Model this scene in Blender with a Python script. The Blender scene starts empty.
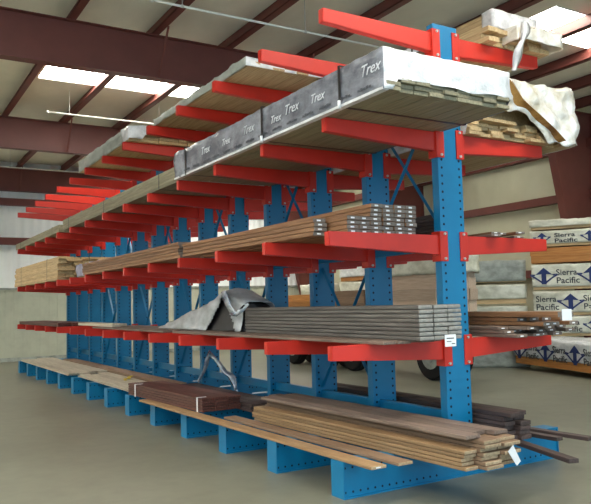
import bpy, bmesh, math, random
from mathutils import Vector, Matrix, noise
random.seed(7)
scn = bpy.context.scene
COL = scn.collection
S = 1.1                      # column spacing along the rack, metres
ORD = ['first','second','third','fourth','fifth','sixth','seventh','eighth','ninth','tenth',
       'eleventh','twelfth','thirteenth','fourteenth']

# ------------------------------------------------------------------ colour / materials
def lin(c):
    return tuple(((v/255)/12.92 if v/255 <= .04045 else ((v/255+.055)/1.055)**2.4) for v in c) + (1,)

def nodes(name):
    m = bpy.data.materials.new(name); m.use_nodes = True
    nt = m.node_tree; b = nt.nodes['Principled BSDF']
    return m, nt, b

def ramp2(nt, fac, c1, c2, p1=.3, p2=.7):
    r = nt.nodes.new('ShaderNodeValToRGB')
    r.color_ramp.elements[0].color = c1; r.color_ramp.elements[0].position = p1
    r.color_ramp.elements[1].color = c2; r.color_ramp.elements[1].position = p2
    nt.links.new(fac, r.inputs[0]); return r.outputs[0]

def tex_noise(nt, scale, detail=4, vec_scale=(1, 1, 1), rough=.55):
    tc = nt.nodes.new('ShaderNodeTexCoord'); mp = nt.nodes.new('ShaderNodeMapping')
    mp.inputs['Scale'].default_value = vec_scale
    nt.links.new(tc.outputs['Object'], mp.inputs[0])
    oi = nt.nodes.new('ShaderNodeObjectInfo')
    ad = nt.nodes.new('ShaderNodeVectorMath'); ad.operation = 'ADD'
    mu = nt.nodes.new('ShaderNodeMath'); mu.operation = 'MULTIPLY'; mu.inputs[1].default_value = 37
    nt.links.new(oi.outputs['Random'], mu.inputs[0])
    nt.links.new(mp.outputs[0], ad.inputs[0]); nt.links.new(mu.outputs[0], ad.inputs[1])
    n = nt.nodes.new('ShaderNodeTexNoise'); n.inputs['Scale'].default_value = scale
    n.inputs['Detail'].default_value = detail; n.inputs['Roughness'].default_value = rough
    nt.links.new(ad.outputs[0], n.inputs['Vector'])
    return n.outputs['Fac']

def bump(nt, b, h, strength, dist=.01):
    bp = nt.nodes.new('ShaderNodeBump'); bp.inputs['Strength'].default_value = strength
    bp.inputs['Distance'].default_value = dist
    nt.links.new(h, bp.inputs['Height']); nt.links.new(bp.outputs[0], b.inputs['Normal'])

def mat_paint(name, c, rough=.42, var=.12, spec=.5):
    m, nt, b = nodes(name); c = lin(c)
    d = tuple(v*(1-var) for v in c[:3]) + (1,)
    f = tex_noise(nt, 3, 5)
    nt.links.new(ramp2(nt, f, d, c, .35, .6), b.inputs['Base Color'])
    b.inputs['Roughness'].default_value = rough
    b.inputs['Specular IOR Level'].default_value = spec
    return m

def mat_wood(name, c1, c2, rough=.6, rnd=.25, grain=(14, .6, 14)):
    m, nt, b = nodes(name)
    f = tex_noise(nt, 4, 6, grain)
    col = ramp2(nt, f, lin(c1), lin(c2), .32, .68)
    oi = nt.nodes.new('ShaderNodeObjectInfo')
    hs = nt.nodes.new('ShaderNodeHueSaturation')
    mr = nt.nodes.new('ShaderNodeMapRange')
    mr.inputs['To Min'].default_value = 1-rnd; mr.inputs['To Max'].default_value = 1+rnd*.6
    nt.links.new(oi.outputs['Random'], mr.inputs[0]); nt.links.new(mr.outputs[0], hs.inputs['Value'])
    nt.links.new(col, hs.inputs['Color']); nt.links.new(hs.outputs[0], b.inputs['Base Color'])
    b.inputs['Roughness'].default_value = rough
    bump(nt, b, f, .25, .003)
    return m

def mat_film(name, c1, c2, rough=.28, scale=7, strength=.7, metal=0.0):
    m, nt, b = nodes(name)
    f = tex_noise(nt, scale, 5, (1, .6, 1), .6)
    nt.links.new(ramp2(nt, f, lin(c1), lin(c2), .35, .62), b.inputs['Base Color'])
    b.inputs['Roughness'].default_value = rough
    b.inputs['Metallic'].default_value = metal
    bump(nt, b, f, strength, .03)
    return m

def mat_emit(name, c, s):
    m, nt, b = nodes(name)
    b.inputs['Base Color'].default_value = lin(c)
    b.inputs['Emission Color'].default_value = lin(c); b.inputs['Emission Strength'].default_value = s
    return m

M = {}
M['blue']   = mat_paint('blue_enamel', (0, 120, 168), .4)
M['red']    = mat_paint('red_enamel', (204, 44, 28), .42)
M['hole']   = mat_paint('punched_hole', (6, 26, 48), .8)
M['steel']  = mat_paint('zinc_steel', (190, 190, 185), .3)
M['maroon'] = mat_paint('oxide_red_steel', (112, 60, 52), .5)
M['tan']    = mat_wood('tan_deck_wood', (124, 100, 78), (148, 122, 98))
M['yellow'] = mat_wood('yellow_deck_wood', (136, 108, 76), (160, 130, 94))
M['greyb']  = mat_wood('grey_brown_deck', (104, 88, 78), (140, 122, 108))
M['dark']   = mat_wood('dark_redwood', (72, 42, 36), (112, 70, 60), .5)
M['brown']  = mat_wood('brown_deck', (118, 82, 54), (160, 118, 82))
M['grey']   = mat_wood('grey_composite', (82, 78, 74), (116, 112, 106), .55, .12)
M['charc']  = mat_wood('charcoal_plank', (58, 46, 44), (88, 72, 68))
M['beige']  = mat_wood('beige_lumber', (172, 142, 98), (208, 182, 138))
M['olive']  = mat_wood('olive_lumber', (122, 116, 92), (152, 146, 120))
M['orange'] = mat_wood('orange_lumber', (178, 112, 50), (214, 150, 80))
M['pink']   = mat_wood('pale_pink_lumber', (184, 160, 138), (212, 190, 168))
M['pale']   = mat_wood('pale_board', (168, 160, 140), (204, 196, 176))
M['endg']   = mat_wood('end_grain', (150, 128, 100), (186, 164, 132))
M['endgrey'] = mat_wood('grey_board_end', (104, 94, 86), (132, 122, 112), .7, .1, (6, 6, 6))
M['endpale'] = mat_wood('pale_grey_board_end', (128, 126, 120), (156, 154, 148), .7, .1, (6, 6, 6))
M['tag']    = mat_paint('white_tag', (238, 240, 242), .6, .03)
M['wwrap']  = mat_film('white_wrap', (202, 206, 208), (238, 240, 242), .2, 6, 1.0)
M['cwrap']  = mat_film('cream_wrap', (178, 178, 158), (224, 224, 208), .35, 4, .5)
M['gwrap']  = mat_film('printed_grey_wrap', (96, 98, 106), (144, 148, 156), .22, 6, 1.0)
M['goldw']  = mat_film('white_gold_wrap', (216, 206, 182), (252, 250, 246), .14, 6, 1.0, .2)
M['goldb']  = mat_film('amber_crease', (128, 84, 38), (196, 150, 84), .25, 6, .8)
M['greyw']  = mat_film('dull_grey_wrap', (128, 134, 126), (168, 174, 166), .45, 5, .5)
M['tarp']   = mat_film('silver_tarp', (146, 150, 150), (200, 206, 208), .35, 3, .6)
M['tarp_shade']  = mat_film('tarp_inside_shade', (18, 19, 22), (34, 35, 40), .5, 3, .5)  # shade inside the open tarp, put into a black colour
M['foil']   = mat_film('bluish_foil', (120, 160, 200), (226, 238, 250), .15, 9, 1, .6)
M['violet'] = mat_film('violet_film', (134, 134, 164), (184, 184, 208), .3, 6, .8)
M['clear']  = mat_film('cloudy_film', (184, 182, 184), (226, 224, 222), .25, 8, .8)
M['band']   = mat_paint('black_strap', (16, 16, 18), .4)
M['ink']    = mat_paint('navy_ink', (28, 48, 104), .6, .05)
M['inkg']   = mat_paint('dark_grey_ink', (58, 62, 66), .6, .05)
M['inkw']   = mat_paint('white_ink', (214, 218, 224), .6, .03)
M['inkd']   = mat_paint('faded_ink', (66, 70, 78), .6, .05)
M['tyre']   = mat_paint('black_rubber', (22, 22, 22), .85)
M['chas']   = mat_paint('dark_chassis', (34, 32, 32), .6)
M['pipe']   = mat_paint('white_pipe', (232, 232, 224), .35)
M['insul']  = mat_film('roof_insulation', (232, 228, 210), (244, 240, 222), .6, 1.2, .2)
M['sky_fill']    = mat_emit('skylight_and_fill_panel', (255, 251, 240), 18)  # shared by the skylights and the added, unseen fill panels
M['glow_frame'] = M['pipe']

def mat_floor():
    m, nt, b = nodes('polished_concrete')
    f = tex_noise(nt, .5, 6, (1, 1, 1), .6); g = tex_noise(nt, 5, 6)
    c = ramp2(nt, f, lin((106, 107, 93)), lin((130, 131, 115)), .3, .7)
    d = ramp2(nt, g, (.86, .86, .86, 1), (1, 1, 1, 1), .3, .6)
    mx = nt.nodes.new('ShaderNodeMix'); mx.data_type = 'RGBA'; mx.blend_type = 'MULTIPLY'
    mx.inputs[0].default_value = 1
    nt.links.new(c, mx.inputs[6]); nt.links.new(d, mx.inputs[7])
    nt.links.new(mx.outputs[2], b.inputs['Base Color'])
    r = nt.nodes.new('ShaderNodeMapRange'); r.inputs['To Min'].default_value = .3; r.inputs['To Max'].default_value = .5
    nt.links.new(f, r.inputs[0]); nt.links.new(r.outputs[0], b.inputs['Roughness'])
    bump(nt, b, g, .06, .01)
    return m
M['floor'] = mat_floor()

def mat_panel(name, c1, c2, axis, freq):
    m, nt, b = nodes(name)
    tc = nt.nodes.new('ShaderNodeTexCoord'); w = nt.nodes.new('ShaderNodeTexWave')
    w.wave_type = 'BANDS'; w.bands_direction = axis; w.inputs['Scale'].default_value = freq
    nt.links.new(tc.outputs['Object'], w.inputs['Vector'])
    f = tex_noise(nt, .6, 4)
    nt.links.new(ramp2(nt, f, lin(c1), lin(c2), .35, .65), b.inputs['Base Color'])
    b.inputs['Roughness'].default_value = .5
    bump(nt, b, w.outputs['Fac'], .6, .04)
    return m
M['wall_far'] = mat_panel('white_ribbed_steel', (236, 241, 240), (244, 248, 247), 'X', 1.2)
M['lowwall'] = mat_paint('greenish_ribbed_liner', (186, 190, 170), .5)
M['wall_side'] = mat_panel('cream_ribbed_steel', (190, 190, 162), (204, 204, 178), 'Y', .5)

# ------------------------------------------------------------------ mesh helpers
def link(name, me, parent=None, loc=(0, 0, 0), rot=0):
    o = bpy.data.objects.new(name, me); COL.objects.link(o)
    o.location = loc; o.rotation_euler = (0, 0, rot)
    if parent: o.parent = parent
    return o

def mesh(name, bm, mats, smooth=False):
    me = bpy.data.meshes.new(name)
    bmesh.ops.recalc_face_normals(bm, faces=bm.faces[:])
    bm.to_mesh(me); bm.free()
    for m in (mats if isinstance(mats, (list, tuple)) else [mats]): me.materials.append(m)
    if smooth:
        for p in me.polygons: p.use_smooth = True
    return me

def box(bm, a, b, mi=0, bev=0):
    vs = [bm.verts.new((x, y, z)) for x in (a[0], b[0]) for y in (a[1], b[1]) for z in (a[2], b[2])]
    fs = [bm.faces.new([vs[i] for i in q]) for q in
          ((0, 1, 3, 2), (4, 6, 7, 5), (0, 4, 5, 1), (2, 3, 7, 6), (0, 2, 6, 4), (1, 5, 7, 3))]
    for f in fs: f.material_index = mi
    if bev:
        es = list({e for f in fs for e in f.edges})
        r = bmesh.ops.bevel(bm, geom=es, offset=bev, segments=2, affect='EDGES', profile=.6)
        for f in r['faces']: f.material_index = mi
    return vs

def bar(bm, p, q, w, h, mi=0, up=(0, 0, 1)):
    p = Vector(p); q = Vector(q); d = (q-p).normalized()
    s = d.cross(Vector(up))
    if s.length < 1e-4: s = d.cross(Vector((1, 0, 0)))
    s.normalize(); t = s.cross(d).normalized()
    vs = []
    for c in (p, q):
        for a, b in ((-1, -1), (1, -1), (1, 1), (-1, 1)):
            vs.append(bm.verts.new(c + s*a*w/2 + t*b*h/2))
    for i in range(4):
        f = bm.faces.new((vs[i], vs[(i+1) % 4], vs[4+(i+1) % 4], vs[4+i])); f.material_index = mi
    bm.faces.new(vs[0:4][::-1]).material_index = mi
    bm.faces.new(vs[4:8]).material_index = mi

def cyl(bm, p, q, r, n=12, mi=0, r2=None):
    p = Vector(p); q = Vector(q); d = (q-p).normalized()
    s = d.cross(Vector((0, 0, 1)))
    if s.length < 1e-4: s = d.cross(Vector((1, 0, 0)))
    s.normalize(); t = s.cross(d)
    r2 = r if r2 is None else r2
    A = [bm.verts.new(p + (s*math.cos(a)+t*math.sin(a))*r) for a in [2*math.pi*i/n for i in range(n)]]
    B = [bm.verts.new(q + (s*math.cos(a)+t*math.sin(a))*r2) for a in [2*math.pi*i/n for i in range(n)]]
    for i in range(n):
        bm.faces.new((A[i], A[(i+1) % n], B[(i+1) % n], B[i])).material_index = mi
    bm.faces.new(A[::-1]).material_index = mi; bm.faces.new(B).material_index = mi

def tag(o, label, cat, group=None, kind=None):
    o['label'] = label; o['category'] = cat
    if group: o['group'] = group
    if kind: o['kind'] = kind
    return o

def empty(name, loc, rot=0):
    o = bpy.data.objects.new(name, None); COL.objects.link(o)
    o.location = loc; o.rotation_euler = (0, 0, rot); o.empty_display_size = .1
    return o

def struct(name, bm, mats, parent=None, smooth=False):
    o = link(name, mesh(name, bm, mats, smooth), parent)
    if not parent: o['kind'] = 'structure'
    return o

def new(): return bmesh.new()

FONTS = {}
def text_mesh(txt, size, depth=.002, shear=0, bold=0.0, width=None):
    k = (txt, size, shear, bold, width)
    if k in FONTS: return FONTS[k]
    cu = bpy.data.curves.new('lettering', 'FONT'); cu.body = txt; cu.size = size
    cu.extrude = depth/2; cu.shear = shear; cu.offset = bold; cu.align_x = 'LEFT'
    cu.resolution_u = 3; cu.space_line = .85
    o = bpy.data.objects.new('lettering', cu); COL.objects.link(o)
    bpy.context.view_layer.update()
    me = bpy.data.meshes.new_from_object(o.evaluated_get(bpy.context.evaluated_depsgraph_get()))
    bpy.data.objects.remove(o); FONTS[k] = me
    if width:
        xs = [v.co.x for v in me.vertices]; f = width/(max(xs)-min(xs))
        for v in me.vertices: v.co.x *= f
    return me

def side_text(parent, txt, y, z, size, mat, x=-.006, shear=0, bold=0, name='printed_words', width=None):
    # lettering on the face whose normal is local -X, reading towards local -Y
    me = text_mesh(txt, size, .003, shear, bold, width).copy(); me.materials.clear(); me.materials.append(mat)
    o = link(name, me, parent)
    o.matrix_local = Matrix(((0, 0, -1, x), (-1, 0, 0, y), (0, 1, 0, z), (0, 0, 0, 1)))
    return o

# ------------------------------------------------------------------ building shell
ROOF = 6.25
XR, YF, XL, YN = 10.45, 18.6, -15.0, -12.0
bm = new(); box(bm, (XL, YN, -.15), (XR+.3, YF+.3, 0)); struct('floor', bm, M['floor'])

# roof sheet with skylight and fill-panel openings: strips between purlins
SKY_AND_FILL = [(-1.75, 1.6, 8.6, 9.7), (4.8, 8.4, 2.35, 3.4), (-12.0, -3.2, 2.0, 2.85),
       (-13.5, 3.0, -3.0, -2.0), (-13.5, -1.0, -9.5, -8.5), (2.5, 9.0, 15.0, 16.2), (-13.5, -5.5, 16.0, 17.0), (-13.5, -5.0, 8.0, 8.86), (-13.5, -5.0, 14.0, 14.86),
       (6.2, 9.0, 8.2, 8.9)]  # first pair are skylights; the rest are unseen panels added as fill light
xs = sorted({XL, XR+.3, *[s[0] for s in SKY_AND_FILL], *[s[1] for s in SKY_AND_FILL]})
ys = sorted({YN, YF+.3, *[s[2] for s in SKY_AND_FILL], *[s[3] for s in SKY_AND_FILL]})
bm = new()
for i in range(len(xs)-1):
    for j in range(len(ys)-1):
        cx, cy = (xs[i]+xs[i+1])/2, (ys[j]+ys[j+1])/2
        if any(a < cx < b and c < cy < d for a, b, c, d in SKY_AND_FILL): continue
        box(bm, (xs[i], ys[j], ROOF), (xs[i+1], ys[j+1], ROOF+.03))
struct('ceiling', bm, M['insul'])
for i, (a, b, c, d) in enumerate(SKY_AND_FILL):
    bm = new(); box(bm, (a-.02, c-.02, ROOF+.032), (b+.02, d+.02, ROOF+.045))
    w = struct('window_or_fill_%d' % (i+1), bm, M['sky_fill'])
    bm = new()
    for q in ((a, c, b, c+.02), (a, d-.02, b, d)): box(bm, (q[0], q[1], ROOF-.015), (q[2], q[3], ROOF+.03))
    struct('window_or_fill_frame', bm, M['pipe'], w)

t = 0
def beam(name, bm, m):
    global t
    t += 1
    return struct('trim_%d' % t, bm, m)

# purlins along Y, Z-section
for px in [-1.95-1.35*i for i in range(9, 0, -1)]+[-1.95, -.62, .72, 2.2, 3.95, 5.55, 6.95, 8.35, 9.7]:
    bm = new()
    box(bm, (px-.007, YN, ROOF-.24), (px+.007, YF, ROOF-.002))
    box(bm, (px-.12, YN, ROOF-.244), (px+.007, YF, ROOF-.23))
    box(bm, (px-.007, YN, ROOF-.016), (px+.07, YF, ROOF-.002))
    box(bm, (px-.12, YN, ROOF-.244), (px-.11, YF, ROOF-.2))
    beam('purlin', bm, M['maroon'])

# rigid frames: rafter + tapered column with haunch
def frame(y, x_end=XR-.05):
    bm = new()
    top, bot = ROOF-.256, ROOF-.95
    def slab(pts, y0, y1):
        A = [bm.verts.new((x, y0, z)) for x, z in pts]; B = [bm.verts.new((x, y1, z)) for x, z in pts]
        n = len(pts)
        for i in range(n): bm.faces.new((A[i], A[(i+1) % n], B[(i+1) % n], B[i]))
        bm.faces.new(A[::-1]); bm.faces.new(B)
    xh = x_end-1.45
    web = [(XL, top), (x_end, top), (x_end, 0), (x_end-.35, 0), (xh-.0, bot-.35), (xh-1.3, bot), (XL, bot)]
    slab(web, y-.006, y+.006)
    slab([(XL, top+.012), (x_end, top+.012), (x_end, top), (XL, top)], y-.1, y+.1)
    slab([(XL, bot), (XL, bot-.014), (xh-1.3, bot-.014), (xh-1.3, bot)], y-.1, y+.1)
    slab([(xh-1.3, bot-.014), (xh-1.3, bot), (xh, bot-.35), (xh, bot-.364)], y-.1, y+.1)
    slab([(xh, bot-.35), (xh+.014, bot-.35), (x_end-.336, 0), (x_end-.35, 0)], y-.1, y+.1)
    slab([(x_end, top), (x_end+.014, top), (x_end+.014, 0), (x_end, 0)], y-.1, y+.1)
    # web stiffeners and flange braces up to the purlins
    for xx in (-8.8, -4.75, -.72, 2.0, 5.0):
        bar(bm, (xx+.1, y-.08, bot+.01), (xx+.1, y-.55, top), .035, .006)
        bar(bm, (xx+.1, y+.08, bot+.01), (xx+.1, y+.55, top), .035, .006)
    return beam('rafter', bm, M['maroon'])
for y in (5.95, 12.15, 18.35, -.3-6.0): frame(y)

# walls
bm = new(); box(bm, (XL, YF, 0), (XR+.3, YF+.1, ROOF)); struct('wall_far', bm, M['wall_far'])
bm = new(); box(bm, (XR, YN, 0), (XR+.1, YF, ROOF)); struct('wall_right', bm, M['wall_side'])
bm = new(); box(bm, (XL-.1, -2, 0), (XL, YF, ROOF)); struct('wall_left', bm, M['wall_far'])
for z in (3.72, 4.95):
    bm = new(); box(bm, (XL, YF-.2, z-.1), (XR, YF, z-.09)); box(bm, (XL, YF-.21, z-.1), (XR, YF-.2, z+.12)) ; box(bm, (XL, YF-.2, z+.11), (XR, YF, z+.12))
    beam('girt', bm, M['maroon'])
for z in (2.2, 4.05, 5.3):
    bm = new(); box(bm, (XR-.2, YN, z-.1), (XR, YF-.22, z-.09)); box(bm, (XR-.21, YN, z-.1), (XR-.2, YF-.22, z+.1)); box(bm, (XR-.2, YN, z+.09), (XR, YF-.22, z+.1))
    beam('girt', bm, M['maroon'])
bm = new(); box(bm, (XL, YF-.012, 0), (XR, YF, .12)); struct('baseboard_far', bm, M['greyw'])
bm = new(); box(bm, (XL, YF-.05, 2.22), (XR, YF, 2.28)); beam('rail', bm, M['greyw'])
bm = new(); box(bm, (XL, YF-.004, .12), (XR, YF-.0005, 2.22))
xx = XL
while xx < XR:
    box(bm, (xx, YF-.014, .12), (xx+.14, YF-.001, 2.22), 0, .006); xx += .26
struct('wall_far_lower', bm, M['lowwall'])

# white pipes hung under the purlins
for k, (x0, y, ln, z) in enumerate(((-1.4, 4.02, 4.8, 5.72), (-1.45, 10.25, 8.5, 5.72), (-3.6, 16.7, 8, 5.72))):
    r = empty('ceiling_pipe', (x0, y, z))
    tag(r, ['long thin white pipe under roof, nearest the camera above the top arms',
            'thin white pipe under roof starting below the three-pane skylight at left',
            'thin white pipe under roof nearest the far white wall'][k], 'pipe', 'white pipes under the roof')
    bm = new(); cyl(bm, (0, 0, 0), (ln, 0, 0), .017, 10); link('tube', mesh('tube', bm, M['pipe'], True), r)
    bm = new(); cyl(bm, (-.015, 0, 0), (.03, 0, 0), .03, 10); link('end_cap', mesh('end_cap', bm, M['pipe'], True), r)
    bm0 = None
    for hx in range(0, int(ln), 2):
        bm = new(); cyl(bm, (hx+.45, 0, .0), (hx+.45, 0, ROOF-z), .006, 6); cyl(bm, (hx+.43, 0, 0), (hx+.47, 0, 0), .024, 10)
        link('hanger', mesh('hanger', bm, M['steel']), r)

# ------------------------------------------------------------------ the cantilever rack
CX = .04
RZ = [1.226, 2.18, 3.144, 4.09]          # tops of the arms
BH = .295
rack = empty('cantilever_rack', (0, 0, 0))
tag(rack, 'long blue double-sided cantilever rack with red arms standing on concrete floor', 'rack')

bm = new()                                 # column: channel-faced upright with two rows of punched holes
box(bm, (-.15, -.045, BH), (.15, .045, 4.18), 0, .006)
for z in [BH+.1+.0755*i for i in range(50)]:
    for sx in (-.108, .108):
        cyl(bm, (sx, -.0465, z), (sx, -.044, z), .0125, 8, 1)
        cyl(bm, (sx, .044, z), (sx, .0465, z), .0125, 8, 1)
me_col = mesh('column', bm, [M['blue'], M['hole']])
bm = new()                                 # base beam, one piece across both sides: I-section closed at the ends
L, W = 1.288, .09
box(bm, (-L, -.075, .012), (L, .075, BH-.012), 0, .004)
box(bm, (-L, -W, 0), (L, W, .014)); box(bm, (-L, -W, BH-.014), (L, W, BH))
box(bm, (-L-.012, -W, 0), (-L, W, BH)); box(bm, (L, -W, 0), (L+.012, W, BH))
for i in range(14):
    for s in (-1, 1):
        x = s*(.3+.075*i)
        cyl(bm, (x, -.0775, .05), (x, -.074, .05), .010, 8, 1)
        cyl(bm, (x, -.0775, BH-.05), (x, -.074, BH-.05), .010, 8, 1)
me_base = mesh('base_beam', bm, [M['blue'], M['hole']])
bm = new()                                 # arm on the +X side, tapered box with a turned-up tip
def arm_mesh(x0, x1):
  bm = new()
  prof = [(x0, 0), (x1, 0), (x1, -.12), (x0, -.18)]
  for a, b in ((-.036, .036),):
    A = [bm.verts.new((x, a, z)) for x, z in prof]; B = [bm.verts.new((x, b, z)) for x, z in prof]
    for i in range(4): bm.faces.new((A[i], A[(i+1) % 4], B[(i+1) % 4], B[i]))
    bm.faces.new(A[::-1]); bm.faces.new(B)
  bmesh.ops.bevel(bm, geom=bm.edges[:], offset=.005, segments=2, affect='EDGES')
  return mesh('arm', bm, M['red'])
me_arm, me_arml = arm_mesh(.15+CX, 1.34), arm_mesh(.15-CX, 1.34)
bm = new()                                 # clamp bracket wrapped round the column edge
box(bm, (.078, -.058, -.24), (.162, -.046, .035), 0, .003)
box(bm, (.078, .046, -.24), (.162, .058, .035), 0, .003)
box(bm, (.151, -.058, -.24), (.172, .058, .035), 0, .003)
me_br = mesh('bracket', bm, M['red'])
bm = new(); cyl(bm, (.118, -.072, 0), (.118, -.057, 0), .013, 6)
me_bolt = mesh('bolt', bm, M['steel'])

n_arm = 0
for k in range(14):
    y = k*S
    link('column', me_col, rack, (CX, y, 0)); link('base_beam', me_base, rack, (0, y, 0))
    for li, z in enumerate(RZ):
        for side in (-1, 1):
            if side > 0 and (k > 9 or (k > 7 and li in (0, 3))): continue
            a = link('arm', me_arm if side > 0 else me_arml, rack, (0, y, z), 0 if side > 0 else math.pi)
            n_arm += 1
            link('bracket', me_br, a, (CX if side > 0 else -CX, 0, 0))
            if k < 7:
                for bz in (.012, -.215):
                    b = link('bolt', me_bolt, a, (CX, 0, bz))
                    if side < 0: b.rotation_euler = (0, 0, math.pi); b.location = (.236-CX, 0, bz)
# fixed row struts and cross braces between neighbouring columns
for k in range(13):
    y0, y1 = k*S+.045, (k+1)*S-.045
    for z in (.52, 2.1):
        bm = new(); box(bm, (-.03, y0, z-.05), (.03, y1, z+.05), 0, .004)
        link('row_strut', mesh('row_strut', bm, M['blue']), rack)
    za, zb = (2.2, 3.55) if k % 2 == 0 else (.6, 2.0)
    if k < 10:
        for s in (0, 1):
            bm = new()
            bar(bm, (-.02+.04*s, y0, za if s else zb), (-.02+.04*s, y1, zb if s else za), .006, .04, 0, (1, 0, 0))
            link('cross_brace', mesh('cross_brace', bm, M['blue']), rack)
bm = new(); box(bm, (.0, -.062, .0), (.075, -.0605, .075)); 

# ------------------------------------------------------------------ boards
BM = {}
ENDM = {'brown': 'endgrey', 'grey': 'endpale', 'dark': 'dark', 'yellow': 'endg', 'tan': 'endg'}
def board_mesh(w, l, t, mat, bev=.006):
    k = (round(w, 4), round(l, 3), round(t, 4), mat, bev)
    if k not in BM:
        bm = new(); box(bm, (0, 0, 0), (w, l, t), 0, min(bev, t*.3)); bm.normal_update()
        for f in bm.faces:
            if abs(f.normal.y) > .9: f.material_index = 1
        BM[k] = mesh('board', bm, [M[mat], M[ENDM.get(mat, mat)]])
    return BM[k]
tagm = None
def end_tag(parent, w, t):
    bm = new(); box(bm, (w*.30, -.003, t*.3), (w*.6, -.0006, t*.68))
    return link('end_tag', mesh('end_tag', bm, M['tag']), parent)

def stack(name, what, where, group, x, y, z, w, l, t, cols, rows, mat, rot=0, jit=.04, tags=0, bev=.006,
          miss=lambda c, r: False, gap=.003, cat='board', side='aisle', seed=0):
    """individual boards; col 0 is the one nearest the aisle, row 0 the lowest"""
    rng = random.Random(seed+int(abs(x*100)+abs(y*37)))
    ca, sa = math.cos(rot), math.sin(rot)
    out = []
    for r in range(rows):
        for c in range(cols):
            if miss(c, r): continue
            lx = c*(w+gap); ly = rng.uniform(-jit, jit)
            ll = l - 0.0
            o = link(name, board_mesh(w, ll, t, mat, bev), None,
                     (x+lx*ca-ly*sa, y+lx*sa+ly*ca, z+r*(t+.003)), rot)
            rt = rows-1-r
            lay = 'topmost layer' if rt == 0 and rows > 1 else ('lowest layer' if r == 0 and rows > 1 else (ORD[rt]+' layer down' if rows > 1 else ''))
            cc = (('nearest the %s' % side) if c == 0 else ('%s from the %s' % (ORD[c], side))) if cols > 1 else ''
            lab = ', '.join([s for s in (what, lay, cc) if s]) + ', ' + where
            tag(o, lab, cat, group)
            if tags: end_tag(o, w, t)
            out.append(o)
    return out

# --- base level, aisle side
stack('deck_board', 'yellowish plank', 'front low pile on base', 'yellowish planks in the nearest pile on the base',
      -.745, -.88, BH+.001, .135, 3.15, .0275, 1, 5, 'yellow', rot=.045, jit=.03, seed=1)
stack('deck_board', 'tan plank', 'pile beside near column', 'tan planks in the nearest pile on the base',
      -.60, -.95, BH+.001, .185, 3.2, .0285, 2, 7, 'tan', rot=.04, jit=.045, seed=2)
stack('deck_board', 'wide greyish plank', 'crossing top of near tan pile', 'wide planks laid over the near tan pile',
      -.70, -.80, BH+.003+7*.0315+.001, .155, 3.1, .03, 3, 1, 'greyb', rot=.035, jit=.10, seed=3)
r = link('delivery_tag', None) if False else None
# loose front boards
for i, (x, y, l, rot, lab) in enumerate(((-1.28, -.44, 5.1, .024, 'long tan board lying along the front edge of the blue bases'),
                                    (-1.03, -.46, 3.0, .03, 'long tan board just behind the frontmost one on blue bases'))):
    o = link('loose_board', board_mesh(.15, l, .026, 'yellow' if i == 0 else 'tan'), None, (x, y, BH+.001), rot)
    if i == 0:
        tag(o, lab, 'board', 'loose boards along the base fronts'); end_tag(o, .15, .026)
    else: tag(o, lab, 'board', 'loose boards along the base fronts')
# dark redwood pile with clips
stack('redwood_plank', 'dark redwood plank', 'dark pile at mid base', 'dark redwood planks in the banded pile',
      -1.2, 2.95, BH+.031, .17, 2.35, .03, 3, 5, 'dark', rot=.06, jit=.02, seed=4)
for i, yy in enumerate((3.05, 5.0)):
    bm = new(); box(bm, (0, 0, 0), (.004, .03, .17)); box(bm, (0, 0, .17), (.12, .03, .174))
    o = link('white_strap', mesh('white_strap', bm, M['tag']), None, (-1.215-.06*(yy-2.95), yy, BH+.026), .06)
    tag(o, ['white strap clip at near end of dark redwood pile', 'white strap clip at far end of dark redwood pile'][i], 'strap', 'white clips on the dark redwood pile')
stack('inner_plank', 'grey-brown plank', 'behind dark redwood pile', 'flat planks between dark pile and columns',
      -.655, 2.75, BH+.001, .15, 2.7, .03, 3, 3, 'charc', rot=0, jit=.05, seed=5)
# far pale sheets
stack('pale_board', 'pale grey board', 'middle far base', 'pale boards on the far half of the base',
      -1.17, 5.6, BH+.001, .19, 3.2, .025, 3, 2, 'pale', rot=.0, jit=.12, seed=6)
stack('pale_board', 'weathered pale board', 'farthest base', 'pale boards at the far end of the base',
      -1.27, 9.15, BH+.001, .19, 4.9, .025, 4, 2, 'pale', rot=0, jit=.15, seed=7)
stack('inner_plank', 'reddish plank', 'inner far base', 'reddish planks beside the far columns',
      -.47, 6.0, BH+.001, .14, 7.2, .03, 2, 2, 'tan', rot=0, jit=.1, seed=8)
bm = new()
for i in range(5):
    bar(bm, (.12*i, .03*math.sin(i*2), .012+.01*(i % 2)), (.12*(i+1), .03*math.sin((i+1)*2), .012+.01*((i+1) % 2)), .05, .01)
o = link('yellow_strap', mesh('yellow_strap', bm, mat_paint('yellow_web', (222, 196, 60), .5)), None, (-.85, 7.0, BH+.055), 1.1)
tag(o, 'yellow webbing strap lying on the pale boards at far base', 'strap')

# --- base level, far side
stack('dark_plank', 'dark plank', 'right of near column', 'dark planks in the pile behind the near column',
      .235, -.42, BH+.038, .13, 3.0, .038, 2, 6, 'charc', rot=-.0, jit=.05, side='column', seed=9)
for i, (x, y, z, l, rt, lab) in enumerate(((.37, -1.18, .0, 1.55, .30, 'dark plank poking farthest out towards the camera from the base'),
                                       (.92, -.72, .0, 2.4, .08, 'dark plank end sticking out over the right end of base'),
                                       (.70, -.56, .0, 2.4, .04, 'dark plank between the pile and the outermost plank at right base'))):
    o = link('dark_plank', board_mesh(.09, l, .035, 'charc'), None, (x-(.30 if i == 0 else 0), y, BH+.001+(.0)), -rt if i == 0 else rt)
    tag(o, lab, 'board', 'dark planks sticking out at the right of base')

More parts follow.
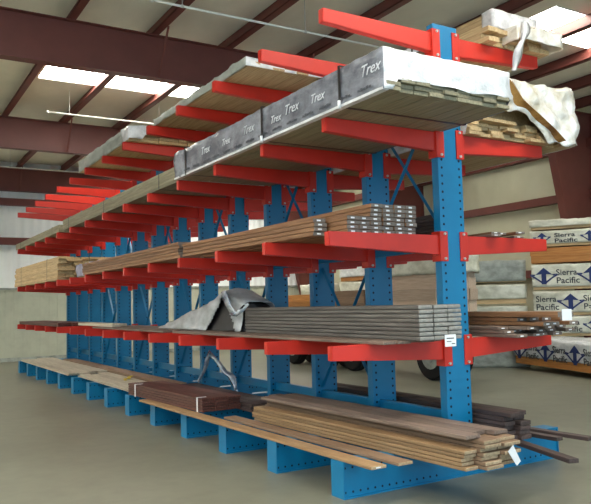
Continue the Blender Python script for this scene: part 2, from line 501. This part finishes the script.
# --- level 2 (lowest arms), aisle side
z2 = RZ[0]+.001
stack('loose_deck_board', 'grey-brown board', 'under grey stack', 'boards lying flat on the lowest arms',
      -.97, -.2, z2, .14, 4.4, .026, 5, 1, 'greyb', rot=.03, jit=.08, seed=10)
stack('loose_deck_board', 'weathered board', 'below silver tarp', 'boards lying flat past the grey stack',
      -1.12, 4.45, z2, .14, 3.6, .026, 6, 1, 'greyb', rot=0, jit=.1, seed=11)
stack('composite_board', 'grey composite board', 'grey stack on lowest arms', 'grey composite boards stacked on the lowest arms',
      -.73, -.42, z2+.028, .155, 3.15, .034, 3, 8, 'grey', rot=.0, jit=.006, bev=.010, seed=12)
o = link('price_card', None) if False else None
bm = new(); box(bm, (0, -.003, 0), (.125, 0, .10)); box(bm, (.02, -.0045, .065), (.10, -.003, .073), 1); box(bm, (.02, -.0045, .04), (.07, -.003, .046), 1); box(bm, (.075, -.0045, .02), (.11, -.003, .027), 1)
o = link('paper_card', mesh('paper_card', bm, [M['tag'], M['inkg']]), None, (-.47, -.431, 1.195), 0)
tag(o, 'small white paper card hanging below the grey composite stack', 'card')
for i, (y, x) in enumerate(((7.25, -1.0), (7.45, -.82))):
    o = link('cream_board', board_mesh(.15, 2.3, .05, 'pale'), None, (x, y, z2+.028 if y < 8.05 else z2), 0)
    tag(o, ['cream board nearer the aisle on the lowest arms', 'cream board nearer the columns on the lowest arms'][i], 'board', 'cream boards on the lowest arms')
stack('loose_deck_board', 'dark brown board', 'far lowest arms', 'boards at the far end of the lowest arms',
      -1.28, 10.1, z2, .14, 4.3, .035, 5, 2, 'dark', rot=0, jit=.15, seed=13)

# --- level 2, far side
stack('tagged_board', 'grey-brown board', 'lowest right arm', 'tagged boards on the lowest right arms',
      .42, -.28, z2, .13, 3.6, .03, 6, 3, 'greyb', rot=-.03, jit=.16, tags=1, side='column', seed=14)
stack('tagged_board', 'brown board', 'upper heap on lowest right arm', 'upper boards heaped on the lowest right arms',
      .62, -.4, z2+.101, .12, 3.4, .035, 4, 2, 'brown', rot=-.045, jit=.18, tags=1, side='column', seed=15)
o = link('long_brown_board', board_mesh(.2, 3.6, .05, 'brown'), None, (.60, -.72, z2+.181), -.05)
tag(o, 'long brown board topmost on the lowest right arm, white tag on end', 'board')
bm = new(); box(bm, (.05, -.006, -.03), (.17, -.001, .07)); link('end_tag', mesh('end_tag', bm, M['tag']), o)

# --- level 3, aisle side
z3 = RZ[1]+.001
stack('brown_board', 'brown board', 'outer stack on second arms', 'brown boards in the outer stack on the second arms',
      -1.24, .35, z3, .14, 2.75, .037, 1, 4, 'brown', rot=.045, jit=.012, tags=1, seed=16)
stack('tagged_board', 'tagged brown board', 'tall stack on second arms', 'tagged brown boards at the near end of the second arms',
      -1.075, .08, z3, .128, 3.1, .0365, 6, 7, 'brown', rot=.0, jit=.012, tags=1, seed=17,
      miss=lambda c, r: c < 2 and r > 3)
stack('brown_board', 'brown board', 'middle stack on second arms', 'brown boards in the middle stack on the second arms',
      -1.33, 3.3, z3, .14, 4.6, .038, 3, 5, 'brown', rot=.0, jit=.05, seed=18)
# --- level 3, far side
stack('tagged_board', 'thin grey-brown board', 'second right arm', 'tagged boards on the second right arms',
      .48, .02, z3, .13, 3.2, .022, 5, 1, 'greyb', rot=-.05, jit=.15, tags=1, side='column', seed=19)
stack('tagged_board', 'brown board on edge of second right arm', '', 'x', .5, -.05, z3+.025, .12, 2.9, .022, 3, 1, 'brown', rot=-.09, jit=.1, tags=1, side='column', seed=20)
for o in list(COL.objects):
    if o.get('group') == 'x':
        o['group'] = 'loose brown boards on the second right arms'; o['label'] = o['label'].rstrip(', ')
stack('dark_plank', 'charcoal plank', 'second right arms', 'charcoal planks on the second arms behind the braces',
      .225, .3, z3+.05, .12, 3.0, .033, 2, 6, 'charc', rot=0, jit=.03, side='column', seed=21)

# ------------------------------------------------------------------ packs
def crinkle_shell(w, y0, y1, z0, z1, amp, mats, mi_side, mi_top, mi_end, nx=14, ny=40, nz=6, seed=0, skirt=0, off=.008, ends=(True, True)):
    """a wrapped skin with real thickness over a box x 0..w: two sides, top and ends, wavy lower hem"""
    bm = new(); sv = Vector((seed*3.1, seed*1.7, seed*.9))
    def P(x, y, z, n):
        p = Vector((x, y, z))
        d = abs(noise.fractal((p+sv)*3.3, 1.0, 2.0, 3))*amp + abs(noise.noise((p+sv)*9))*amp*.5
        return p + n*(off+d)
    def patch(f, a, b, mi):
        g = [[bm.verts.new(f(i/a, j/b)) for j in range(b+1)] for i in range(a+1)]
        for i in range(a):
            for j in range(b):
                fc = bm.faces.new((g[i][j], g[i+1][j], g[i+1][j+1], g[i][j+1])); fc.material_index = mi
    h = z1-z0; l = y1-y0
    hem = lambda s, k: skirt*(.35+.65*abs(noise.noise(Vector((s*5+seed, k, 0)))))
    N = lambda *a: Vector(a).normalized()
    def nrm(x, y, z):
        v = Vector((0, 0, 0))
        if x <= 1e-4: v.x = -1
        if x >= w-1e-4: v.x = 1
        if y <= y0+1e-4: v.y = -1
        if y >= y1-1e-4: v.y = 1
        if z >= z1-1e-4: v.z = 1
        return v
    def Q(x, y, z): return P(x, y, z, nrm(x, y, z))
    patch(lambda u, v: Q(0, y0+l*u, z0+hem(u*l, 1)*(1-v)+h*v), ny, nz, mi_side)
    patch(lambda u, v: Q(w, y0+l*u, z0+hem(u*l, 2)*(1-v)+h*v), ny, nz, mi_side)
    patch(lambda u, v: Q(w*u, y0+l*v, z1), nx, ny, mi_top)
    if ends[0]: patch(lambda u, v: Q(w*u, y0, z0+hem(u*w, 3)*(1-v)*2+(h-hem(u*w, 3)*(1-v))*v), nx, nz, mi_end)
    if ends[1]: patch(lambda u, v: Q(w*u, y1, z0+h*v), nx, nz, mi_end)
    bmesh.ops.remove_doubles(bm, verts=bm.verts[:], dist=.0005)
    me = mesh('wrap', bm, mats, True)
    return me

def solid(o, t=.003):
    m = o.modifiers.new('thickness', 'SOLIDIFY'); m.thickness = t; m.offset = 1
    return o

def board_layers(parent, w, y0, y1, z0, cols, rows, mat, t, jit=.01, name='board_layer', seed=0):
    rng = random.Random(seed)
    for r in range(rows):
        bm = new()
        bw = w/cols
        for c in range(cols):
            j = rng.uniform(-jit, jit)
            box(bm, (c*bw+.002, y0+j, z0+r*t), ((c+1)*bw-.002, y1+j, z0+(r+1)*t-.0015), 0, min(.005, t*.25))
        link(name, mesh(name, bm, M[mat]), parent)

def band(parent, w, y, z0, z1, mat='band', bw=.03, name='strap', off=.03):
    bm = new(); a = off
    box(bm, (-a-.003, y, z0), (-a, y+bw, z1+a)); box(bm, (w+a, y, z0), (w+a+.003, y+bw, z1+a))
    box(bm, (-a-.003, y, z1+a), (w+a+.003, y+bw, z1+a+.003)); box(bm, (-a, y, z0-.002), (w+a, y+bw, z0+.0))
    return link(name, mesh(name, bm, M[mat]), parent)

def logo(parent, y, z, s, x=-.008, mat='ink'):
    """diamond with a rising arrow tree in front, drawn on the -X face, reading towards -Y"""
    bm = new()
    def poly(pts):
        A = [bm.verts.new((x, y-p[0]*s, z+p[1]*s)) for p in pts]
        B = [bm.verts.new((x-.003, y-p[0]*s, z+p[1]*s)) for p in pts]
        n = len(pts)
        for i in range(n): bm.faces.new((A[i], A[(i+1) % n], B[(i+1) % n], B[i]))
        bm.faces.new(A); bm.faces.new(B[::-1])
    poly([(-.15, -.5), (.15, -.5), (.15, .18), (-.15, .18)])
    poly([(-.52, .12), (0, .58), (.52, .12), (.15, .16), (-.15, .16)])
    for sgn in (-1, 1):
        poly([(sgn*.11, -.32), (sgn*.55, .0), (sgn*.85, .16), (sgn*.85, .06), (sgn*.55, -.12), (sgn*.11, -.46)])
        poly([(sgn*.5, .14), (sgn*.88, .18), (sgn*.6, .04)])
    return link('printed_emblem', mesh('printed_emblem', bm, M[mat]), parent)

# --- P4: grey printed pack on the third arms, aisle side
z4 = RZ[2]+.001
p = empty('wrapped_lumber_pack', (-1.37, -.87, z4+.002))
tag(p, 'long lumber pack in grey printed wrap with white script and black straps', 'lumber pack')
W4, L4 = 1.3, 4.12
board_layers(p, W4, 0, L4, 0, 9, 3, 'olive', .034, .02, seed=1)
bm = new(); box(bm, (.02, .03, .103), (W4-.02, L4-.02, .30)); link('lumber_core', mesh('lumber_core', bm, M['olive']), p)
me = crinkle_shell(W4, 0, L4, .0, .30, .012, [M['gwrap'], M['wwrap']], 0, 1, 1, seed=2, nx=22, ny=70, nz=8, off=.01)
for v in me.vertices:                       # bunched film at the far end
    if v.co.y > L4-.25 and v.co.x < .1: v.co.x -= .035*abs(noise.noise(v.co*14))
for v in me.vertices:                       # the near flap stops above the board ends
    if v.co.y < -.004 and v.co.z < .09 and v.co.x > .08: v.co.z = .09+.02*noise.noise(Vector((v.co.x*4, 1, 2)))+.01*(v.co.z*8)
o = solid(link('wrap', me, p))
for yy in (.52, 1.83, 3.75): band(p, W4, yy, -.002, .30, 'band', .03)
for yy in (.53, 1.84):
    bm = new(); cyl(bm, (-.04, yy, .045), (-.04, yy, -.02), .014, 8)
    link('strap_pad', mesh('strap_pad', bm, M['tag'], True), p)
bm = new(); box(bm, (-.024, -.01, -.006), (.03, L4+.01, -.002), 0); box(bm, (-.026, -.01, -.006), (-.023, L4+.01, .016))
link('wrap_hem', mesh('wrap_hem', bm, M['wwrap']), p)
for yy, zz, sz in ((.26, .15, .125), (.98, .13, .11), (1.42, .14, .125), (1.68, .12, .10), (2.25, .14, .12), (2.75, .13, .10), (3.3, .14, .12)):
    side_text(p, 'Trex', yy, zz, sz, M['inkw'], -.030, .35, .0)
for i in range(14):                         # illegible small print near the lower edge
    bm = new(); yy = .12+.27*i
    for q in range(5): box(bm, (-.034, yy+.036*q, .045), (-.031, yy+.036*q+.028, .062+.006*(q % 2)))
    link('small_print', mesh('small_print', bm, M['inkd']), p)

# --- P4R: white and gold crumpled pack, far side third arms
p = empty('wrapped_lumber_pack', (.235, -.1, z4+.002))
tag(p, 'crumpled white and gold wrapped pack overhanging the third right arm', 'lumber pack')
W5 = 1.46
board_layers(p, W5, 0.02, 3.0, 0, 9, 5, 'beige', .036, .07, seed=3)
bm = new(); box(bm, (.02, .15, .181), (W5-.02, 2.95, .56)); link('lumber_core', mesh('lumber_core', bm, M['beige']), p)
me = crinkle_shell(W5, -.05, 3.0, .0, .57, .028, [M['goldw']], 0, 0, 0, seed=5, nx=44, ny=50, nz=22, off=.006)
for v in me.vertices:
    c = v.co
    if c.y < 0:
        x = c.x
        low = .27 if x < .72 else max(.0, .27-(x-.72)*.8)
        low += .02*math.sin(x*23)
        c.z = low+(.57-low)*max(0, c.z)/.57 if c.z < .57 else c.z
        fold = math.sin((x*.8+c.z*1.0)*26)*.5+math.sin((x-c.z*.6)*17+1)*.5
        c.y += .022*fold-.03*max(0, x-.8)
solid(link('wrap', me, p))
bm = new()                                  # amber crease running diagonally down the end
pts = [(.39, .61), (.50, .50), (.62, .37), (.84, .25), (1.06, .12), (1.2, .02)]
prev = None
for i, (x, z) in enumerate(pts):
    wd = (.03, .05, .045, .03, .022, .01)[i]
    cur = [bm.verts.new((x-wd*.6, -.055, z-wd*.5)), bm.verts.new((x, -.125-.03*x, z)), bm.verts.new((x+wd, -.09, z+wd)), bm.verts.new((x+wd*.2, -.04, z+wd*.4))]
    if prev:
        for a in range(4): bm.faces.new((prev[a], prev[(a+1) % 4], cur[(a+1) % 4], cur[a]))
    else: bm.faces.new(cur)
    prev = cur
bm.faces.new(prev[::-1])
link('amber_fold', mesh('amber_fold', bm, M['goldb']), p)

# --- level 4 far packs, aisle side
def bundle(name, label, x, y, z, w, l, h, rows, cols, mat, bands=(.5,), rot=0, cat='lumber pack', jit=.03, group=None, seed=0):
    p = empty(name, (x, y, z), rot); tag(p, label, cat, group)
    board_layers(p, w, 0, l, 0, cols, rows, mat, h/rows, jit, seed=seed)
    for b in bands: band(p, w, b, 0, h, 'band', .02, off=.002)
    return p
bundle('lumber_bundle', 'long olive grey bundle past the grey printed pack on third arms', -1.3, 3.45, z4+.003, 1.1, 6.1, .21, 5, 7, 'olive', (.6, 3.2, 5.6), seed=4)
bundle('lumber_bundle', 'thin brownish bundle at the far end of the third arms', -1.32, 9.8, z4+.003, 1.1, 4.9, .15, 3, 7, 'olive', (.6, 4.2), seed=5)
# level 3 far
bundle('lumber_bundle', 'deep beige bundle at the far end of the second arms', -1.32, 9.9, z3+.003, 1.12, 4.9, .47, 10, 7, 'beige', (1.0, 4.0), jit=.12, seed=6)
p = empty('film_wrapped_pack', (-1.0, 8.02, z3+.003)); tag(p, 'low pack in violet tinted film on the second arms before the beige bundle', 'lumber pack')
board_layers(p, .75, 0, 1.55, 0, 5, 5, 'beige', .05, .03, seed=7)
solid(link('wrap', crinkle_shell(.75, 0, 1.55, 0.02, .255, .03, [M['violet']], 0, 0, 0, seed=8, skirt=.04), p))

# --- level 5 packs, aisle side
z5 = RZ[3]+.001
p = empty('wrapped_lumber_pack', (-1.22, 1.6, z5+.003)); tag(p, 'flat pack with crumpled grey white film, bare wooden underside, on the top arms', 'lumber pack')
board_layers(p, 1.05, 0, 2.8, 0, 7, 2, 'beige', .03, .03, seed=9)
solid(link('wrap', crinkle_shell(1.05, 0, 2.8, 0.0, .075, .022, [M['greyw'], M['wwrap']], 0, 1, 1, seed=10, nz=4), p))
p = empty('wrapped_lumber_pack', (-1.28, 5.38, z5+.003)); tag(p, 'farther pack on the top arms with crumpled white film at its end', 'lumber pack')
board_layers(p, 1.1, 0, 2.9, 0, 7, 4, 'beige', .045, .03, seed=11)
solid(link('wrap', crinkle_shell(1.1, .25, 2.9, 0.0, .20, .02, [M['greyw'], M['greyw']], 0, 1, 1, seed=12, nz=4, ends=(False, True)), p))
me = crinkle_shell(1.1, -.06, .3, .0, .2, .035, [M['wwrap']], 0, 0, 0, seed=13, nx=24, ny=6, nz=8, ends=(True, False), skirt=.03)
for v in me.vertices:
    if v.co.x > .22 and v.co.z < .12: v.co.z = .10+.02*noise.noise(v.co*8)
solid(link('end_wrap', me, p))

# --- level 5 far side: pile of bare lumber with film
p = bundle('lumber_bundle', 'bare lumber bundle with gold film hanging over its end on top right arm', .52, -.08, z5+.003, .9, 2.7, .15, 3, 6, 'beige', (), jit=.08, seed=14)
me = crinkle_shell(.62, -.17, .10, .0, .158, .014, [M['goldw']], 0, 0, 0, seed=15, nx=24, ny=10, nz=8, skirt=.04, ends=(True, False))
for v in me.vertices:
    if v.co.y < -.19 and v.co.z < .13: v.co.z += .045*abs(math.sin(v.co.x*9))
o = solid(link('wrap', me, p)); o.location = (.3, .0, .003)
p2 = bundle('lumber_bundle', 'upper lumber bundle capped with silver film on top right arm', .74, .02, z5+.215, .62, 2.6, .18, 4, 4, 'beige', (), jit=.03, seed=16)
solid(link('wrap', crinkle_shell(.62, -.02, .10, .0, .18, .010, [M['clear']], 0, 0, 0, seed=17, nx=14, ny=8, nz=6), p2))
bm = new()
prev = None
for i in range(16):
    s_ = i/15; z = .19-.50*s_; y = -.20-.03*math.sin(s_*5); wd = .03+.035*abs(math.sin(s_*6+.6)); cx = .36-.16*s_+.015*math.sin(s_*9)
    cur = [bm.verts.new((cx-wd, y, z)), bm.verts.new((cx-wd*.2, y-.02, z)), bm.verts.new((cx+wd, y, z+.01)), bm.verts.new((cx, y+.01, z))]
    if prev:
        for a in range(4): bm.faces.new((prev[a], prev[(a+1) % 4], cur[(a+1) % 4], cur[a]))
    prev = cur
o = link('hanging_film', mesh('hanging_film', bm, M['clear'], True), p)
for i in range(3):
    o = link('under_board', board_mesh(.13, 2.6, .035, 'orange' if i == 1 else 'beige'), None, (.6+.25*i, .16+.03*i, z5+.166), 0)
    tag(o, ['loose board', 'orange-brown loose board', 'loose board'][i]+' between the two top right bundles, '+['nearest the column', 'in the middle', 'outermost'][i], 'board', 'loose boards between the top right bundles')
p = empty('wrapped_lumber_pack', (.215, .25, z5+.003)); tag(p, 'small white wrapped pack with black strap just behind the near column top', 'lumber pack')
board_layers(p, .26, 0, 2.4, 0, 2, 2, 'tan', .035, .02, seed=61)
solid(link('wrap', crinkle_shell(.26, -.01, 2.4, .05, .12, .012, [M['wwrap']], 0, 0, 0, seed=62, nx=5, nz=4, off=.003), p))
band(p, .26, .35, 0, .125, 'band', .02, off=.018)

# --- tarp over a bundle on the lowest arms
p = empty('covered_bundle', (-.78, 2.8, z2+.028)); tag(p, 'silver tarp tented over dark boards with black opening, on lowest arms', 'covered bundle')
HK = [(0, .36), (.25, .43), (.55, .53), (.8, .46), (1.1, .37), (1.9, .22), (2.5, .10), (2.85, .03)]
def H(y):
    for (a, ha), (b, hb) in zip(HK, HK[1:]):
        if y <= b:
            q = (y-a)/(b-a); return ha+(hb-ha)*q
    return HK[-1][1]
def tarp_pt(y, u, h):
    u = max(0, min(1, u))
    if u < .35: q = u/.35; x = .03+.05*q; z = h*q*.96
    elif u < .75: q = (u-.35)/.4; x = .08+.40*q; z = h*(.96+.06*math.sin(q*math.pi))
    else: q = (u-.75)/.25; x = .48+.08*q; z = h*.96*(1-q)
    d = noise.fractal(Vector((x*5, y*4, z*5)), 1, 2, 3)*.035
    return Vector((x-d*.6, y, max(.003, z+d*.5)))
bm = new(); NY, NU = 56, 30
g = [[bm.verts.new(tarp_pt(2.85*i/NY, j/NU, H(2.85*i/NY))) for j in range(NU+1)] for i in range(NY+1)]
for i in range(NY):
    for j in range(NU):
        y = 2.85*(i+.5)/NY; v_ = (j+.5)/NU/.35
        if v_ < 1 and .12+.42*v_ < y < 1.08-.5*v_: continue
        bm.faces.new((g[i][j], g[i+1][j], g[i+1][j+1], g[i][j+1]))
solid(link('tarp', mesh('tarp', bm, M['tarp'], True), p), .005)
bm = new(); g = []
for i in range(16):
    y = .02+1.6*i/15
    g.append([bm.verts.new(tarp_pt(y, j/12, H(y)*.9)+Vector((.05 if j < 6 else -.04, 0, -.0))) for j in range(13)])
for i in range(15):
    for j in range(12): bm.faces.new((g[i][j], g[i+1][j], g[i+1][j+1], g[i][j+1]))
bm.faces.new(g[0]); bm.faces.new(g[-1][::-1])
link('inside_shade', mesh('inside_shade', bm, M['tarp_shade'], True), p)  # black filler painting the shade inside the tarp opening
bm = new()                                  # bluish loose corner of the film
pts = [(.06, .50, .50), (.03, .38, .42), (.0, .26, .34), (.0, .12, .24), (-.03, .02, .20), (-.04, -.12, .24), (-.02, -.28, .33)]
pr = None
for i, (x, y, z) in enumerate(pts):
    w_ = .07+.02*(i % 2)
    cur = [bm.verts.new((x-.02, y+w_, z)), bm.verts.new((x, y, z+.02)), bm.verts.new((x-.01, y-w_, z)), bm.verts.new((x+.012, y, z-.01))]
    if pr:
        for a in range(4): bm.faces.new((pr[a], pr[(a+1) % 4], cur[(a+1) % 4], cur[a]))
    pr = cur
link('loose_film', mesh('loose_film', bm, M['foil'], True), p)

# foil on the base level
bm = new(); pr = None
pts = [(0, 1.45, .05), (0, 1.36, .12), (0, 1.24, .2), (.0, 1.16, .36), (.02, 1.05, .47), (.0, .85, .42), (0, .65, .30), (.0, .5, .22), (0, .35, .20), (0, .22, .12), (0, .18, .02)]
for i, (x, y, z) in enumerate(pts):
    w_ = .055+.03*math.sin(i*2.3)
    cur = [bm.verts.new((x-.03*math.sin(i*1.7), y, z-w_)), bm.verts.new((x-.03, y, z)), bm.verts.new((x+.03*math.sin(i), y, z+w_)), bm.verts.new((x+.02, y, z))]
    if pr:
        for a in range(4): bm.faces.new((pr[a], pr[(a+1) % 4], cur[(a+1) % 4], cur[a]))
    pr = cur
o = link('foil_strip', mesh('foil_strip', bm, M['foil'], True), None, (-.3, 3.7, BH+.115))
tag(o, 'crumpled bluish foil strip lying behind the dark redwood pile', 'foil')

# paper tag on the near tan pile
bm = new()
A = [bm.verts.new(q) for q in ((0, 0, .0), (.09, 0, -.12), (.135, 0, -.09), (.06, 0, .04))]
B = [bm.verts.new((v.co.x, -.003, v.co.z)) for v in A]
for i in range(4): bm.faces.new((A[i], A[(i+1) % 4], B[(i+1) % 4], B[i]))
bm.faces.new(A); bm.faces.new(B[::-1])
o = link('paper_tag', mesh('paper_tag', bm, M['tag']), None, (-.40, -1.0, .42))
tag(o, 'tilted white paper tag hanging on the end of the near tan pile', 'tag')

# ------------------------------------------------------------------ background lumber and trailer
def printed_pack(name, label, loc, rot, w, l, h, wrap='cwrap', board='beige', show=.06, text=True, ty=.35, step=.92, sz=.16, crump=.015, seed=0, group=None):
    p = empty(name, loc, rot); tag(p, label, 'lumber pack', group)
    p['_h'] = h
    bm = new(); box(bm, (.01, -l+.01, 0), (w-.01, -.01, h-.01)); link('lumber_core', mesh('lumber_core', bm, M[board]), p)
    me = crinkle_shell(w, -l, 0, show, h-.012, crump, [M[wrap]], 0, 0, 0, seed=seed, nx=8, ny=40, nz=8, off=.004)
    solid(link('wrap', me, p))
    if text:
        y = -.05
        k = 0
        off = -(.006+crump*.9)
        while y > -l+.55:
            if (k+text) % 2 == 0:
                if y < -.2 or True: logo(p, y-.2, h*.52, min(.36, h*.62), off)
                y -= .46
            else:
                s1 = min(.19, h*.36)
                side_text(p, 'Sierra', y, h*.56, s1, M['inkg'], off, 0, .003, width=.44)
                side_text(p, 'Pacific', y, h*.56-s1*.95, s1, M['inkg'], off, 0, .003, width=.48)
                y -= .54
            k += 1
    del p['_h']
    return p
RS = math.atan2(.55, .83)
B0 = Vector((8.35, 6.15))
DL = 2.3
def sp(z, h, label, **k): return printed_pack('printed_lumber_pack', label, (B0.x, B0.y, z), RS, .62, DL, h, **k)
sp(.72, .44, 'cream printed pack directly on the silver-wrapped floor pack', text=2, seed=21, ty=0)
sp(1.18, .54, 'cream printed pack third from the floor, below the diamond-centred one', text=1, seed=22)
sp(1.76, .56, 'cream printed pack just under the bare orange lumber', text=2, seed=23)
bundle('lumber_bundle', 'bare orange lumber between two cream printed packs at right', B0.x+.0, B0.y, 2.36, .62, DL, .34, 2, 3, 'orange', (), rot=RS, seed=24)
o = [q for q in COL.objects if q.get('label', '').startswith('bare orange')][0]
o.location = (B0.x+DL*math.sin(RS), B0.y-DL*math.cos(RS), 2.36)
sp(2.73, .36, 'narrow cream printed pack above the bare orange lumber', text=2, seed=25)
printed_pack('crumpled_lumber_pack', 'topmost crumpled cream pack of the tall stack at right', (B0.x, B0.y, 3.12), RS, .62, DL, .2, crump=.05, text=0, seed=26)
for i in range(3):
    for z in (1.7325,):
        pass
# silver floor pack
RB = math.atan2(-.84+.0, 2.71)
p = printed_pack('printed_lumber_pack', 'silver crinkled printed pack lying lowest on bare timber at right', (8.0, 6.45, .12), math.atan2(-.84, 2.71)*-1+math.pi*0-.62*0-.60, .9, 3.6, .58, wrap='wwrap', board='orange', show=.17, text=2, crump=.035, seed=27)
for i, yy in enumerate((-.5, -3.0)):
    pass

# ---- grey pack and white packs left of the tall stack
def plain_pack(label, loc, rot, w, l, h, wrap='cwrap', board='beige', show=.05, crump=.03, seed=0, mark=False):
    p = empty('wrapped_pack', loc, rot); tag(p, label, 'lumber pack')
    bm = new(); box(bm, (.01, -l+.01, 0), (w-.01, -.01, h-.01)); link('lumber_core', mesh('lumber_core', bm, M[board]), p)
    solid(link('wrap', crinkle_shell(w, -l, 0, show, h-.012, crump, [M[wrap]], 0, 0, 0, seed=seed, nx=8, ny=26, nz=8, off=.004), p))
    if mark: logo(p, -.35, h*.45, .22, -.03)
    return p
C0 = Vector((7.0, 7.6)); RC = math.radians(50)
plain_pack('grey wrapped pack on the floor left of the silver printed pack', (C0.x, C0.y, .0), RC, .7, 1.85, .5, 'greyw', show=0.0, seed=31)
plain_pack('cream pack above the grey floor pack, level with brown boards', (C0.x, C0.y, .55), RC, .7, 1.85, .42, 'cwrap', show=.1, seed=32)
plain_pack('cream pack with brown timber below, second of the middle stack', (C0.x, C0.y, 1.02), RC, .7, 1.85, .38, 'cwrap', show=.13, seed=33)
plain_pack('cream pack with small navy mark in the middle stack', (C0.x, C0.y, 1.46), RC, .7, 1.85, .44, 'cwrap', show=.11, seed=34, mark=True)
plain_pack('pale grey pack topping the middle stack', (C0.x, C0.y, 1.96), RC, .7, 1.85, .5, 'greyw', show=0.02, seed=35)

# ---- flatbed trailer behind the rack
tr = empty('flatbed_trailer', (5.05, 5.6, 0)); tag(tr, 'dark flatbed trailer on black tyres parked behind the rack', 'trailer')
bm = new(); box(bm, (-.05, 0, .98), (1.1, 6.6, 1.1), 0, .01); link('deck', mesh('deck', bm, M['chas']), tr)
bm = new(); 
for x in (.3, .64): box(bm, (x, .1, .72), (x+.12, 6.5, .98))
link('chassis_rail', mesh('chassis_rail', bm, M['chas']), tr)
bm = new()
cyl(bm, (0, 0, 0), (.26, 0, 0), .46, 32); 
bmesh.ops.bevel(bm, geom=[e for e in bm.edges if abs(e.verts[0].co.x-e.verts[1].co.x) < 1e-5], offset=.05, segments=3, affect='EDGES')
me_t = mesh('tyre', bm, M['tyre'], False)
bm = new(); cyl(bm, (-.012, 0, 0), (.1, 0, 0), .24, 20); cyl(bm, (-.04, 0, 0), (0, 0, 0), .09, 12); me_h = mesh('hub', bm, M['greyw'])
for y in (.25, 2.95, 4.05, 5.6):
    for x in (-.12, .40):
        w_ = link('wheel', me_t, tr, (x, y, .46)); link('hub', me_h, w_)
    bm = new(); cyl(bm, (.1, y, .46), (.7, y, .46), .05, 10); bar(bm, (.2, y-.45, .62), (.2, y+.45, .62), .06, .05)
    link('axle', mesh('axle', bm, M['chas']), tr)
def load(label, x, y, z, w, l, h, mat, wrap=None, rows=4, cols=4, seed=0, cover=0.4):
    p = bundle('lumber_bundle', label, x, y, z, w, l, h, rows, cols, mat, (), jit=.05, seed=seed)
    if wrap: solid(link('wrap', crinkle_shell(w, -.06, l+.06, h*(1-cover), h, .03, [M[wrap]], 0, 0, 0, seed=seed, skirt=.05), p))
    return p
load('pinkish lumber load under greenish white wrap on trailer behind rack', 5.03, 5.7, 1.105, 1.1, 2.1, 1.4, 'pink', 'cwrap', 6, 5, 41, .3)
load('brown lumber load in the middle of the trailer', 5.03, 8.1, 1.105, 1.1, 1.5, .75, 'tan', None, 5, 5, 42)
load('orange-brown lumber load at the far part of the trailer', 5.03, 10.0, 1.105, 1.1, 1.9, .7, 'orange', None, 4, 5, 43)
# wrapped packs along the right wall farther back
k = 0
for (y, n) in ((9.2, 4), (11.6, 5), (14.0, 4)):
    for i in range(n):
        k += 1
        plain_pack('cream pack, %s up, in the %s stack along the right wall' % (ORD[i], ['near', 'middle', 'far'][(9.2, 11.6, 14.0).index(y)]),
                   (8.2, y+2.0, .0+.56*i), 0, 1.2, 2.0, .52, 'cwrap' if (k % 3) else 'wwrap', 'orange', show=.12, seed=50+k)
for o in COL.objects:
    if 'stack along the right wall' in o.get('label', ''): o['group'] = 'cream packs stacked along the right wall'

# ------------------------------------------------------------------ light
w = bpy.data.worlds.new('World'); scn.world = w; w.use_nodes = True
bg = w.node_tree.nodes['Background']
bg.inputs[0].default_value = (.62, .84, 1.0, 1); bg.inputs[1].default_value = 2.0

# ------------------------------------------------------------------ camera
cam = bpy.data.cameras.new('Camera'); co = bpy.data.objects.new('Camera', cam); COL.objects.link(co)
f, yaw, pitch, roll = 708.74, .5429, .0722, -.0245
fw = Vector((math.sin(yaw)*math.cos(pitch), math.cos(yaw)*math.cos(pitch), math.sin(pitch)))
r = Vector((math.cos(yaw), -math.sin(yaw), 0)); u = r.cross(fw)
r2 = r*math.cos(roll)+u*math.sin(roll); u2 = -r*math.sin(roll)+u*math.cos(roll)
m = Matrix((r2, u2, -fw)).transposed().to_4x4(); m.translation = (-4.6034, -4.9017, 1.5884)
co.matrix_world = m
cam.sensor_fit = 'HORIZONTAL'; cam.sensor_width = 36; cam.lens = f/591*36; cam.clip_end = 200
scn.camera = co
scn.view_settings.view_transform = 'Standard'; scn.view_settings.look = 'None'
scn.view_settings.gamma = 1; scn.view_settings.use_curve_mapping = False
scn.view_settings.exposure = 0.22
